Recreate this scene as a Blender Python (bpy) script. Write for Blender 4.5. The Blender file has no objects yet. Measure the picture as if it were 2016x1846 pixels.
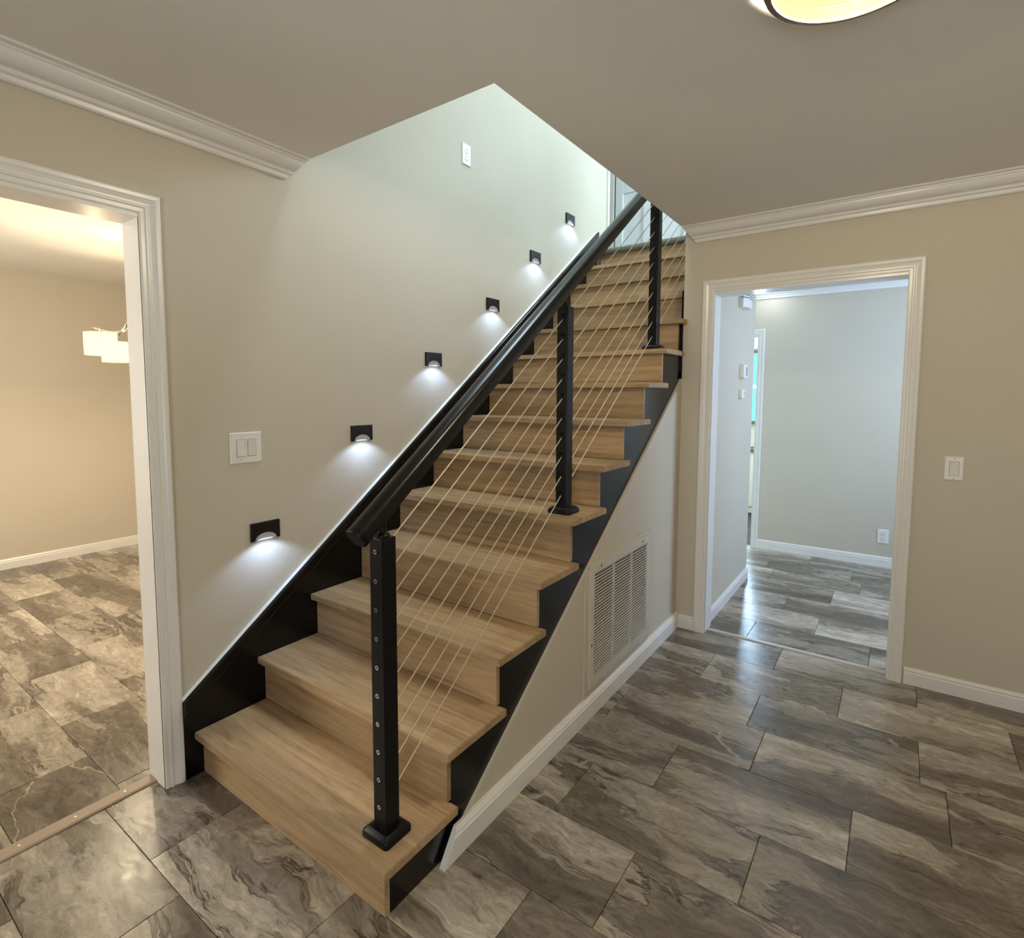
import bpy, bmesh, math, random
from mathutils import Vector, Matrix
random.seed(7)
sc = bpy.context.scene
COL = sc.collection
PI = math.pi

# ------------------------------------------------------------------ camera
YAW, PITCH, ROLL = 0.6366, -0.0786, 0.0003
cam_d = bpy.data.cameras.new('camera'); cam = bpy.data.objects.new('camera', cam_d); COL.objects.link(cam)
fwd = Vector((-math.sin(YAW)*math.cos(PITCH), math.cos(YAW)*math.cos(PITCH), math.sin(PITCH)))
rt = Vector((math.cos(YAW), math.sin(YAW), 0.0)); up = rt.cross(fwd)
rt2 = math.cos(ROLL)*rt + math.sin(ROLL)*up; up2 = -math.sin(ROLL)*rt + math.cos(ROLL)*up
M = Matrix((rt2, up2, -fwd)).transposed().to_4x4(); M.translation = Vector((2.0978, -0.9661, 1.4417))
cam.matrix_world = M
cam_d.sensor_width = 36.0; cam_d.lens = 1088.05/2016*36
cam_d.shift_x = 42.53/2016; cam_d.shift_y = -62.61/2016
cam_d.clip_start = 0.02
sc.camera = cam

# ------------------------------------------------------------------ world, exposure
w = bpy.data.worlds.new('sky'); sc.world = w; w.use_nodes = True
bg = w.node_tree.nodes['Background']; bg.inputs[0].default_value = (0.30, 0.62, 0.85, 1); bg.inputs[1].default_value = 1.0
vs = sc.view_settings
vs.view_transform = 'Standard'; vs.look = 'None'; vs.exposure = 0.92; vs.gamma = 1.0; vs.use_curve_mapping = False
sc.cycles.use_denoising = True
sc.cycles.use_adaptive_sampling = True; sc.cycles.adaptive_threshold = 0.06; sc.cycles.adaptive_min_samples = 12
sc.cycles.max_bounces = 7; sc.cycles.diffuse_bounces = 4; sc.cycles.glossy_bounces = 4; sc.cycles.transparent_max_bounces = 8
sc.cycles.sample_clamp_indirect = 4.0

# ------------------------------------------------------------------ daylight of the skylight and sunroom window, plus added fill lights
def area(name, loc, direction, sx, sy, power, col):
    l = bpy.data.lights.new(name, 'AREA'); l.shape = 'RECTANGLE'; l.size = sx; l.size_y = sy; l.energy = power; l.color = col
    o = bpy.data.objects.new(name, l); COL.objects.link(o); o.location = loc
    o.rotation_euler = Vector(direction).to_track_quat('-Z', 'Y').to_euler()
    return o
area('skylight_daylight', (0.75, 1.30, 4.98), (0, 0, -1), 0.9, 0.7, 27, (0.72, 0.88, 1.0))
area('upper_fill_light', (2.6, 4.0, 3.9), (-1, 0.12, -0.1), 1.1, 1.1, 64, (0.60, 0.82, 1.0))  # added cool light aimed at the landing doors; no window behind it
area('entry_fill_light', (2.6, -2.90, 1.3), (0, 0.85, 0.5), 1.5, 1.5, 30, (0.84, 0.93, 1.0))  # added fill light, tilted up to lift the ceiling; no window behind it
area('sunroom_window_daylight', (1.0, 6.3, 1.55), (0, -1, 0), 1.6, 1.1, 110, (0.50, 0.72, 1.0))
area('hall_fill_light', (3.35, 3.6, 1.6), (-1, 0, 0), 1.0, 1.2, 27, (0.50, 0.68, 1.0))  # added cool fill for the hall; its end wall has no window
area('dining_fill_light', (-1.9, -1.85, 1.5), (0, 1, 0), 1.4, 1.3, 36, (1.0, 0.93, 0.82))  # added warm fill for the dining room; no window behind it

# ------------------------------------------------------------------ materials
def new_mat(name):
    m = bpy.data.materials.new(name); m.use_nodes = True
    nt = m.node_tree; b = nt.nodes['Principled BSDF']
    return m, nt, b
def N(nt, t, **kw):
    n = nt.nodes.new(t)
    for k, v in kw.items(): setattr(n, k, v)
    return n
def paint(name, col, rough=0.5, spec=0.3, bump=0.04, scale=220, var=0.03):
    m, nt, b = new_mat(name)
    tc = N(nt, 'ShaderNodeTexCoord'); nz = N(nt, 'ShaderNodeTexNoise'); nz.inputs['Scale'].default_value = 3.0; nz.inputs['Detail'].default_value = 4
    nt.links.new(tc.outputs['Object'], nz.inputs['Vector'])
    mx = N(nt, 'ShaderNodeMix', data_type='RGBA')
    mx.inputs[6].default_value = (*[c*(1-var) for c in col], 1); mx.inputs[7].default_value = (*[min(1, c*(1+var)) for c in col], 1)
    nt.links.new(nz.outputs['Fac'], mx.inputs[0]); nt.links.new(mx.outputs[2], b.inputs['Base Color'])
    b.inputs['Roughness'].default_value = rough; b.inputs['Specular IOR Level'].default_value = spec
    if bump:
        n2 = N(nt, 'ShaderNodeTexNoise'); n2.inputs['Scale'].default_value = scale; n2.inputs['Detail'].default_value = 2
        nt.links.new(tc.outputs['Object'], n2.inputs['Vector'])
        bp = N(nt, 'ShaderNodeBump'); bp.inputs['Strength'].default_value = bump; bp.inputs['Distance'].default_value = 0.002
        nt.links.new(n2.outputs['Fac'], bp.inputs['Height']); nt.links.new(bp.outputs['Normal'], b.inputs['Normal'])
    return m
def plain(name, col, rough=0.4, metal=0.0, spec=0.5):
    m, nt, b = new_mat(name)
    tc = N(nt, 'ShaderNodeTexCoord'); nz = N(nt, 'ShaderNodeTexNoise'); nz.inputs['Scale'].default_value = 40
    nt.links.new(tc.outputs['Object'], nz.inputs['Vector'])
    mr = N(nt, 'ShaderNodeMapRange'); mr.inputs[3].default_value = rough*0.9; mr.inputs[4].default_value = min(1, rough*1.1)
    nt.links.new(nz.outputs['Fac'], mr.inputs[0]); nt.links.new(mr.outputs[0], b.inputs['Roughness'])
    b.inputs['Base Color'].default_value = (*col, 1); b.inputs['Metallic'].default_value = metal; b.inputs['Specular IOR Level'].default_value = spec
    return m
def emit(name, col, strength, transp=0.0, edge=0.0):
    m, nt, b = new_mat(name); nt.nodes.remove(b)
    out = nt.nodes['Material Output']
    e = N(nt, 'ShaderNodeEmission'); e.inputs[0].default_value = (*col, 1); e.inputs[1].default_value = strength
    if transp:
        t = N(nt, 'ShaderNodeBsdfTransparent'); t.inputs[0].default_value = (*[max(0.0, min(1.0, c**0.2)) for c in col], 1); mx = N(nt, 'ShaderNodeMixShader'); mx.inputs[0].default_value = transp
        nt.links.new(e.outputs[0], mx.inputs[1]); nt.links.new(t.outputs[0], mx.inputs[2]); nt.links.new(mx.outputs[0], out.inputs[0])
    else:
        nt.links.new(e.outputs[0], out.inputs[0])
    return m

def wood_mat(name, across):
    # oak: long grain along x; boards glued side by side along the axis 'across'
    m, nt, b = new_mat(name)
    tc = N(nt, 'ShaderNodeTexCoord'); oi = N(nt, 'ShaderNodeObjectInfo')
    off = N(nt, 'ShaderNodeCombineXYZ')
    mu = [N(nt, 'ShaderNodeMath', operation='MULTIPLY') for _ in range(3)]
    for k, f in enumerate((17.0, 5.3, 9.1)):
        mu[k].inputs[1].default_value = f; nt.links.new(oi.outputs['Random'], mu[k].inputs[0]); nt.links.new(mu[k].outputs[0], off.inputs[k])
    sep = N(nt, 'ShaderNodeSeparateXYZ'); nt.links.new(tc.outputs['Object'], sep.inputs[0])
    # strip index across the board
    st = N(nt, 'ShaderNodeMath', operation='MULTIPLY_ADD'); st.inputs[1].default_value = 13.0
    nt.links.new(sep.outputs[across], st.inputs[0]); nt.links.new(oi.outputs['Random'], st.inputs[2])
    fl = N(nt, 'ShaderNodeMath', operation='FLOOR'); nt.links.new(st.outputs[0], fl.inputs[0])
    xs = N(nt, 'ShaderNodeMath', operation='MULTIPLY_ADD'); xs.inputs[1].default_value = 0.0
    nt.links.new(sep.outputs[0], xs.inputs[0])
    cmb = N(nt, 'ShaderNodeCombineXYZ')
    rsum = N(nt, 'ShaderNodeMath', operation='MULTIPLY_ADD'); rsum.inputs[1].default_value = 37.0
    nt.links.new(oi.outputs['Random'], rsum.inputs[0]); nt.links.new(fl.outputs[0], rsum.inputs[2])
    wn = N(nt, 'ShaderNodeTexWhiteNoise', noise_dimensions='1D'); nt.links.new(rsum.outputs[0], wn.inputs['W'])
    # grain
    ad = N(nt, 'ShaderNodeVectorMath', operation='ADD'); nt.links.new(tc.outputs['Object'], ad.inputs[0]); nt.links.new(off.outputs[0], ad.inputs[1])
    ad2 = N(nt, 'ShaderNodeVectorMath', operation='ADD'); nt.links.new(ad.outputs[0], ad2.inputs[0]); nt.links.new(wn.outputs['Color'], ad2.inputs[1])
    mp = N(nt, 'ShaderNodeMapping'); mp.inputs['Scale'].default_value = (1.6, 22, 22); nt.links.new(ad2.outputs[0], mp.inputs[0])
    g = N(nt, 'ShaderNodeTexNoise'); g.inputs['Scale'].default_value = 1.6; g.inputs['Detail'].default_value = 6; g.inputs['Roughness'].default_value = 0.62; g.inputs['Distortion'].default_value = 0.9
    nt.links.new(mp.outputs[0], g.inputs['Vector'])
    mp2 = N(nt, 'ShaderNodeMapping'); mp2.inputs['Scale'].default_value = (8, 160, 160); nt.links.new(ad2.outputs[0], mp2.inputs[0])
    g2 = N(nt, 'ShaderNodeTexNoise'); g2.inputs['Scale'].default_value = 1.5; g2.inputs['Detail'].default_value = 3; nt.links.new(mp2.outputs[0], g2.inputs['Vector'])
    cr = N(nt, 'ShaderNodeValToRGB'); e = cr.color_ramp.elements
    e[0].position = 0.30; e[0].color = (0.285, 0.178, 0.088, 1)
    e[1].position = 0.72; e[1].color = (0.50, 0.348, 0.205, 1)
    e2 = cr.color_ramp.elements.new(0.47); e2.color = (0.40, 0.266, 0.143, 1)
    nt.links.new(g.outputs['Fac'], cr.inputs[0])
    hs = N(nt, 'ShaderNodeMapRange'); hs.inputs[3].default_value = 0.86; hs.inputs[4].default_value = 1.14
    nt.links.new(wn.outputs['Value'], hs.inputs[0])
    m1 = N(nt, 'ShaderNodeVectorMath', operation='SCALE'); nt.links.new(cr.outputs[0], m1.inputs[0]); nt.links.new(hs.outputs[0], m1.inputs[3])
    fr = N(nt, 'ShaderNodeMapRange'); fr.inputs[1].default_value = 0.3; fr.inputs[2].default_value = 0.7; fr.inputs[3].default_value = 0.92; fr.inputs[4].default_value = 1.06
    nt.links.new(g2.outputs['Fac'], fr.inputs[0])
    m2 = N(nt, 'ShaderNodeVectorMath', operation='SCALE'); nt.links.new(m1.outputs[0], m2.inputs[0]); nt.links.new(fr.outputs[0], m2.inputs[3])
    nt.links.new(m2.outputs[0], b.inputs['Base Color'])
    b.inputs['Roughness'].default_value = 0.42; b.inputs['Specular IOR Level'].default_value = 0.35
    bp = N(nt, 'ShaderNodeBump'); bp.inputs['Strength'].default_value = 0.12; bp.inputs['Distance'].default_value = 0.001
    nt.links.new(g2.outputs['Fac'], bp.inputs['Height']); nt.links.new(bp.outputs['Normal'], b.inputs['Normal'])
    return m

def tile_mat(name):
    m, nt, b = new_mat(name)
    tc = N(nt, 'ShaderNodeTexCoord'); oi = N(nt, 'ShaderNodeObjectInfo')
    wn = N(nt, 'ShaderNodeTexWhiteNoise', noise_dimensions='1D'); nt.links.new(oi.outputs['Random'], wn.inputs['W'])
    sc_ = N(nt, 'ShaderNodeVectorMath', operation='SCALE'); sc_.inputs[3].default_value = 30.0; nt.links.new(wn.outputs['Color'], sc_.inputs[0])
    ad = N(nt, 'ShaderNodeVectorMath', operation='ADD'); nt.links.new(tc.outputs['Object'], ad.inputs[0]); nt.links.new(sc_.outputs[0], ad.inputs[1])
    def noise(scale, mapping, detail, rough, dist):
        mp = N(nt, 'ShaderNodeMapping'); mp.inputs['Scale'].default_value = mapping; mp.inputs['Rotation'].default_value = (0, 0, -0.12)
        nt.links.new(ad.outputs[0], mp.inputs[0])
        n = N(nt, 'ShaderNodeTexNoise'); n.inputs['Scale'].default_value = scale; n.inputs['Detail'].default_value = detail
        n.inputs['Roughness'].default_value = rough; n.inputs['Distortion'].default_value = dist
        nt.links.new(mp.outputs[0], n.inputs['Vector']); return n
    def ramp(src, stops):
        cr = N(nt, 'ShaderNodeValToRGB'); els = cr.color_ramp.elements
        while len(els) < len(stops): els.new(0.5)
        for el, (p, c) in zip(els, stops): el.position = p; el.color = (c, c, c, 1) if isinstance(c, float) else (*c, 1)
        nt.links.new(src, cr.inputs[0]); return cr
    def mix(a, bb, f, blend='MIX'):
        mx = N(nt, 'ShaderNodeMix', data_type='RGBA', blend_type=blend)
        for sock, v in ((6, a), (7, bb)):
            if isinstance(v, tuple): mx.inputs[sock].default_value = (*v, 1)
            else: nt.links.new(v, mx.inputs[sock])
        if isinstance(f, float): mx.inputs[0].default_value = f
        else: nt.links.new(f, mx.inputs[0])
        return mx.outputs[2]
    # warp the pattern so that bands wander and break
    wp = noise(3.2, (0.8, 1.3, 1), 4, 0.6, 0.0)
    wsub = N(nt, 'ShaderNodeVectorMath', operation='SUBTRACT'); wsub.inputs[1].default_value = (0.5, 0.5, 0.5); nt.links.new(wp.outputs['Color'], wsub.inputs[0])
    wsc = N(nt, 'ShaderNodeVectorMath', operation='MULTIPLY'); wsc.inputs[1].default_value = (0.34, 0.16, 0.0); nt.links.new(wsub.outputs[0], wsc.inputs[0])
    wad = N(nt, 'ShaderNodeVectorMath', operation='ADD'); nt.links.new(ad.outputs[0], wad.inputs[0]); nt.links.new(wsc.outputs[0], wad.inputs[1])
    ad = wad
    big = noise(2.1, (0.42, 2.0, 1), 7, 0.62, 0.5)
    base = ramp(big.outputs['Fac'], [(0.30, (0.108, 0.084, 0.060)), (0.43, (0.190, 0.154, 0.114)), (0.495, (0.265, 0.219, 0.166)), (0.51, (0.37, 0.312, 0.242)), (0.60, (0.455, 0.392, 0.310)), (0.68, (0.62, 0.55, 0.445))])
    fine = noise(26.0, (0.55, 1.5, 1), 7, 0.78, 0.6)
    fr = ramp(fine.outputs['Fac'], [(0.30, 0.26), (0.42, 0.78), (0.55, 1.06), (0.70, 1.50)])
    c1 = mix(base.outputs[0], fr.outputs[0], 1.0, 'MULTIPLY')
    # dark ragged cracks beside the bands
    s1 = ramp(big.outputs['Fac'], [(0.478, 0.0), (0.492, 0.92), (0.499, 0.0)])
    dk = noise(3.4, (0.8, 1.2, 1), 3, 0.5, 0.0)
    mk = ramp(dk.outputs['Fac'], [(0.42, 0.0), (0.55, 1.0)])
    f1 = mix(s1.outputs[0], mk.outputs[0], 1.0, 'MULTIPLY')
    c2 = mix(c1, (0.035, 0.027, 0.020), f1)
    # a few tiles carry a cream vein
    v2 = noise(1.0, (0.8, 1.8, 1), 3, 0.5, 1.2)
    s2 = ramp(v2.outputs['Fac'], [(0.550, 0.0), (0.555, 0.85), (0.561, 0.0)])
    rare = N(nt, 'ShaderNodeMath', operation='LESS_THAN'); rare.inputs[1].default_value = 0.22; nt.links.new(wn.outputs['Value'], rare.inputs[0])
    f2 = N(nt, 'ShaderNodeMath', operation='MULTIPLY'); nt.links.new(s2.outputs[0], f2.inputs[0]); nt.links.new(rare.outputs[0], f2.inputs[1])
    c3 = mix(c2, (0.68, 0.59, 0.43), f2.outputs[0])
    s3 = ramp(fine.outputs['Fac'], [(0.74, 0.0), (0.80, 0.7)])
    c4 = mix(c3, (0.72, 0.66, 0.55), s3.outputs[0])
    # one tile differs in tone from the next
    tone = N(nt, 'ShaderNodeMapRange'); tone.inputs[3].default_value = 0.66; tone.inputs[4].default_value = 1.08
    nt.links.new(wn.outputs['Value'], tone.inputs[0])
    fin = N(nt, 'ShaderNodeVectorMath', operation='SCALE'); nt.links.new(c4, fin.inputs[0]); nt.links.new(tone.outputs[0], fin.inputs[3])
    nt.links.new(fin.outputs[0], b.inputs['Base Color'])
    rg = ramp(fine.outputs['Fac'], [(0.3, 0.15), (0.7, 0.29)])
    nt.links.new(rg.outputs[0], b.inputs['Roughness']); b.inputs['Specular IOR Level'].default_value = 0.5
    bp = N(nt, 'ShaderNodeBump'); bp.inputs['Strength'].default_value = 0.22; bp.inputs['Distance'].default_value = 0.002
    nt.links.new(fine.outputs['Fac'], bp.inputs['Height']); nt.links.new(bp.outputs['Normal'], b.inputs['Normal'])
    return m

def carpet_mat():
    m, nt, b = new_mat('carpet')
    tc = N(nt, 'ShaderNodeTexCoord'); nz = N(nt, 'ShaderNodeTexNoise'); nz.inputs['Scale'].default_value = 160; nz.inputs['Detail'].default_value = 3
    nt.links.new(tc.outputs['Object'], nz.inputs['Vector'])
    cr = N(nt, 'ShaderNodeValToRGB'); cr.color_ramp.elements[0].color = (0.10, 0.115, 0.095, 1); cr.color_ramp.elements[1].color = (0.30, 0.32, 0.27, 1)
    nt.links.new(nz.outputs['Fac'], cr.inputs[0]); nt.links.new(cr.outputs[0], b.inputs['Base Color']); b.inputs['Roughness'].default_value = 0.95
    bp = N(nt, 'ShaderNodeBump'); bp.inputs['Strength'].default_value = 0.8; bp.inputs['Distance'].default_value = 0.006
    nt.links.new(nz.outputs['Fac'], bp.inputs['Height']); nt.links.new(bp.outputs['Normal'], b.inputs['Normal'])
    return m

MAT = dict(
    wall=paint('beige_wall_paint', (0.585, 0.525, 0.42), 0.55, 0.28, 0.05),
    ceil=paint('ceiling_paint', (0.86, 0.815, 0.74), 0.75, 0.15, 0.05),
    white_ceil=paint('white_ceiling_paint', (0.80, 0.77, 0.71), 0.8, 0.15, 0.05),
    trim=paint('white_trim_paint', (0.80, 0.77, 0.72), 0.28, 0.5, 0.02, 90, 0.02),
    door=paint('white_door_paint', (0.82, 0.84, 0.85), 0.35, 0.45, 0.02, 90, 0.02),
    black=paint('black_semigloss_paint', (0.0022, 0.0024, 0.003), 0.24, 0.40, 0.02, 60, 0.1),
    metal=paint('black_powder_coat', (0.0025, 0.0025, 0.003), 0.36, 0.28, 0.0, 60, 0.1),
    rail=paint('black_handrail_finish', (0.0025, 0.0023, 0.002), 0.26, 0.42, 0.0, 60, 0.1),
    cable=plain('steel_cable', (0.66, 0.56, 0.42), 0.38, 0.85),  # cream reflected by the steel is put into its base colour
    steel=plain('bright_steel', (0.72, 0.70, 0.67), 0.25, 1.0),
    tread=wood_mat('oak_tread', 1), riser=wood_mat('oak_riser', 2),
    tile=tile_mat('stone_look_tile'),
    grout=paint('dark_tile_joint', (0.045, 0.036, 0.028), 0.8, 0.1, 0),
    carpet=carpet_mat(),
    plate=plain('white_plastic', (0.80, 0.77, 0.70), 0.35), rocker=plain('white_plastic_rocker', (0.74, 0.71, 0.65), 0.30),
    slot=plain('dark_slot', (0.03, 0.027, 0.024), 0.6), grey=plain('grey_plastic', (0.36, 0.36, 0.36), 0.4),
    grille=paint('grille_enamel', (0.62, 0.585, 0.50), 0.38, 0.45, 0.0), filter=plain('dark_duct_shade', (0.035, 0.028, 0.02), 0.9),  # duct colour carries the shade behind the louvres
    bronze=plain('dark_bronze', (0.016, 0.012, 0.010), 0.38, 0.4), chrome=plain('chrome', (0.78, 0.76, 0.73), 0.12, 1.0),
    nickel=plain('brushed_bronze', (0.15, 0.105, 0.08), 0.38, 0.35),
    scoop=plain('polished_scoop', (0.70, 0.76, 0.90), 0.32, 0.5),
    strip=plain('taupe_threshold', (0.33, 0.245, 0.175), 0.42), strip_w=plain('pale_threshold', (0.55, 0.50, 0.44), 0.35),
    caulk=paint('white_caulk', (0.86, 0.84, 0.80), 0.5, 0.3, 0),
    lampglass=emit('lit_frosted_glass', (1.0, 0.76, 0.35), 0.90, 0.28),
    shade=emit('lit_pleated_shade', (1.0, 0.80, 0.48), 1.0, 0.25),
    led=emit('lit_led_panel', (0.80, 0.90, 1.0), 4.0), stepled=emit('lit_step_led', (0.85, 0.92, 1.0), 0.7),
    sun=emit('bright_sky_pane', (0.16, 0.62, 0.78), 1.15),
    cab=paint('cream_cabinet', (0.72, 0.66, 0.54), 0.4, 0.4, 0), brownwood=plain('brown_wood', (0.17, 0.09, 0.05), 0.5),
)

# ------------------------------------------------------------------ mesh helpers
def obj(name, bm, mat, parent=None, smooth=False, loc=None):
    bmesh.ops.recalc_face_normals(bm, faces=bm.faces[:])
    me = bpy.data.meshes.new(name); bm.to_mesh(me); bm.free()
    me.materials.append(MAT[mat] if isinstance(mat, str) else mat)
    if smooth:
        for p in me.polygons: p.use_smooth = True
        try: me.set_sharp_from_angle(angle=math.radians(38))
        except Exception: pass
    o = bpy.data.objects.new(name, me); COL.objects.link(o)
    if loc is not None: o.location = loc
    if parent is not None: o.parent = parent
    return o
def empty(name, loc=(0, 0, 0)):
    o = bpy.data.objects.new(name, None); COL.objects.link(o); o.location = loc; o.empty_display_size = 0.05
    return o
def tag(o, label, cat, group=None):
    o['label'] = label; o['category'] = cat
    if group: o['group'] = group
    return o
def struct(o, label=None, cat=None):
    o['kind'] = 'structure'
    if label: o['label'] = label
    if cat: o['category'] = cat
    return o
def box(bm, x0, x1, y0, y1, z0, z1, bev=0.0, seg=2):
    r = bmesh.ops.create_cube(bm, size=1.0); vs_ = r['verts']
    for v in vs_:
        v.co.x = x0 if v.co.x < 0 else x1; v.co.y = y0 if v.co.y < 0 else y1; v.co.z = z0 if v.co.z < 0 else z1
    if bev:
        es = list({e for v in vs_ for e in v.link_edges})
        bmesh.ops.bevel(bm, geom=es, offset=bev, segments=seg, affect='EDGES', profile=0.5)
    return bm
def B(*a, **k):
    bm = bmesh.new(); box(bm, *a, **k); return bm
def prism(bm, pts, axis, a0, a1):
    """polygon in the two other axes (in xyz order), extruded along axis from a0 to a1"""
    def P(p, a):
        c = list(p); c.insert(axis, a); return c
    va = [bm.verts.new(P(p, a0)) for p in pts]; vb = [bm.verts.new(P(p, a1)) for p in pts]
    bm.faces.new(va); bm.faces.new(vb[::-1])
    n = len(pts)
    for i in range(n): bm.faces.new((va[i], va[(i+1) % n], vb[(i+1) % n], vb[i]))
    return bm
def loft(bm, rings, closed=True, caps=True):
    R_ = [[bm.verts.new(p) for p in r] for r in rings]; n = len(rings[0])
    for a, b in zip(R_, R_[1:]):
        for i in range(n if closed else n-1): bm.faces.new((a[i], a[(i+1) % n], b[(i+1) % n], b[i]))
    if caps and closed: bm.faces.new(R_[0][::-1]); bm.faces.new(R_[-1])
    return bm
def tube(bm, pts, rad, seg=8):
    pts = [Vector(p) for p in pts]; rads = rad if isinstance(rad, (list, tuple)) else [rad]*len(pts)
    rings = []; ref = Vector((0, 0, 1))
    for i, p in enumerate(pts):
        d = (pts[min(i+1, len(pts)-1)] - pts[max(i-1, 0)]).normalized()
        if abs(d.dot(ref)) > 0.98: ref = Vector((1, 0, 0))
        u = d.cross(ref).normalized(); v = u.cross(d)
        rings.append([p + rads[i]*(math.cos(2*PI*k/seg)*u + math.sin(2*PI*k/seg)*v) for k in range(seg)])
    return loft(bm, rings)
def lathe(bm, prof, seg=32, c=(0, 0, 0), caps=True):
    rings = [[(c[0]+r*math.cos(2*PI*k/seg), c[1]+r*math.sin(2*PI*k/seg), c[2]+z) for k in range(seg)] for r, z in prof]
    return loft(bm, rings, True, caps)
def cyl(bm, c, axis, r, a0, a1, seg=16):
    d = Vector((0, 0, 0)); d[axis] = 1
    return tube(bm, [Vector(c)+d*a0, Vector(c)+d*a1], r, seg)

# ------------------------------------------------------------------ measures
ZF = 0.0196
T = lambda k: 0.19*k - ZF          # top of tread k
RUN = 0.26175
YR = 2.409                         # face of the wall with the hall doorway
HC = 2.405                         # foyer ceiling
YO = 0.490                         # front edge of the stairwell opening
XO = 1.0362                        # right edge of the stairwell opening
XS = 1.036                         # face of the wall under the stairs
ZU = T(14)                         # upper floor
UC = 5.05                          # upper ceiling
XH = 1.186                         # hall left wall face
YB = 4.625                         # hall back wall face
HH = 2.385                         # hall ceiling
XD = -3.755                        # dining far wall face
HD = 2.455                         # dining ceiling

# ------------------------------------------------------------------ floor and its tiles
bm = bmesh.new()
box(bm, XD-0.1, 3.6, -3.1, 6.8, -0.12, -0.004)
floor = struct(obj('floor', bm, 'grout'), 'stone-look tiled floor running through foyer, hall and dining room', 'floor')
TL, TW, J = 0.599, 0.3085, 0.0016
def tile_mesh(lx, ly):
    b_ = bmesh.new(); box(b_, -lx/2, lx/2, -ly/2, ly/2, -0.004, 0.0)
    top = [e for e in b_.edges if all(v.co.z > -0.001 for v in e.verts)]
    bmesh.ops.bevel(b_, geom=top, offset=0.0014, segments=1, affect='EDGES')
    me = bpy.data.meshes.new('tile'); b_.to_mesh(me); b_.free(); me.materials.append(MAT['tile']); return me
tile_cache = {}
def tile(x0, x1, y0, y1):
    if x1-x0 < 0.012 or y1-y0 < 0.012: return
    key = (round(x1-x0, 4), round(y1-y0, 4))
    if key not in tile_cache: tile_cache[key] = tile_mesh(key[0]-J, key[1]-J)
    o = bpy.data.objects.new('tile', tile_cache[key]); COL.objects.link(o); o.parent = floor
    o.location = ((x0+x1)/2, (y0+y1)/2, 0.0)
def rows(xa, xb, ya, yb, y_first, width, joints, holes=()):
    k0 = math.floor((ya-y_first)/width)
    k = k0
    while y_first + k*width < yb - 0.005:
        y0, y1 = max(ya, y_first+k*width), min(yb, y_first+(k+1)*width)
        x = joints.get(k, (k*0.237) % TL)
        x = x - math.ceil((x-xa)/TL)*TL
        segs = []
        while x < xb:
            segs.append((max(xa, x), min(xb, x+TL))); x += TL
        for a, b_ in segs:
            for (hx, hy) in holes:                    # the stairs and the wall below them cover the floor for x<hx, y>hy
                if y0 > hy: a = max(a, hx)
            if b_-a > 0.012: tile(a, b_, y0, y1)
        k += 1
# foyer: row k lies between y=0.006+k*TW and the next
rows(-0.062, 3.2, -1.25, 2.474, 0.006, TW,
     {-4: 0.42, -3: 0.2, -2: 0.496, -1: 0.296, 0: 1.30, 1: 1.495, 2: 1.197, 3: 1.433, 4: 1.70, 5: 1.626, 6: 1.34, 7: 1.03}, holes=[(1.0, -0.02)])
# hall
rows(0.20, 2.7, 2.474, YB+0.05, 2.474, TW, {0: 1.43, 1: 1.15, 2: 1.528, 3: 1.777, 4: 1.33, 5: 1.856, 6: 1.535})
# dining room
rows(XD, -0.122, -0.85, 2.2, -0.231, 0.3065, {-2: -0.9, -1: -0.439, 0: -0.765, 1: -1.597, 2: -2.521, 3: -2.95, 4: -3.3})

# ------------------------------------------------------------------ walls
bm = bmesh.new()
box(bm, -0.12, 0, -3.1, -1.06, 0, UC); box(bm, -0.12, 0, -1.06, -0.127, 2.042, UC); box(bm, -0.12, 0, -0.127, 3.545, 0, UC)
struct(obj('wall_left', bm, 'wall'), 'beige wall along the stairs with the dining room doorway', 'wall')
bm = bmesh.new()
box(bm, XO, 1.205, YR, YR+0.13, 0, HC); box(bm, 1.205, 2.110, YR, YR+0.13, 2.022, HC); box(bm, 2.110, 3.6, YR, YR+0.13, 0, HC)
struct(obj('wall_right', bm, 'wall'), 'beige wall with the white cased hall doorway', 'wall')
# wall under the stairs
bm = bmesh.new()
prism(bm, [(0.25, 0.0), (0.25, 0.0235), (YR, 1.5320), (YR, 0.0)], 0, 1.0232, XS)
struct(obj('wall_stair', bm, 'wall'), 'beige triangular wall under the open side of the stairs', 'wall')
struct(obj('wall_hall', B(XO+0.001, XH, YR+0.001, 3.655, 0, ZU-0.02), 'wall'), 'grey-lit hall wall carrying thermostat and chime', 'wall')
struct(obj('wall_closet', B(0.0, XO+0.001, 3.535, 3.655, 0, ZU-0.24), 'wall'), 'beige wall closing the space behind the stairs', 'wall')
bm = bmesh.new()
box(bm, -0.12, 0.20, YB, YB+0.12, 0, HH+0.05); box(bm, 0.20, 1.034, YB, YB+0.12, 1.98, HH+0.05); box(bm, 1.034, 3.6, YB, YB+0.12, 0, HH+0.05)
struct(obj('wall_back', bm, 'wall'), 'pale wall at the end of the hall with white door casing', 'wall')
struct(obj('wall_front', B(-0.12, 3.6, -3.1, -3.0, 0, HC), 'wall'), 'beige entry wall behind the viewer', 'wall')
struct(obj('wall_east', B(3.5, 3.6, -3.0, YR, 0, HC), 'wall'), 'beige foyer wall facing the stairs', 'wall')
struct(obj('wall_hall_end', B(3.45, 3.55, YR+0.13, YB, 0, HH), 'wall'), 'beige end wall of the hall', 'wall')
struct(obj('wall_dining', B(XD-0.1, XD, -2.0, 3.4, 0, HD), 'wall'), 'warm beige far wall of the dining room', 'wall')
struct(obj('wall_dining_side', B(XD, -0.12, 3.3, 3.4, 0, HD), 'wall'), 'beige side wall of the dining room', 'wall')
struct(obj('wall_dining_front', B(XD, -0.12, -2.0, -1.9, 0, HD), 'wall'), 'beige front wall of the dining room', 'wall')
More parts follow.
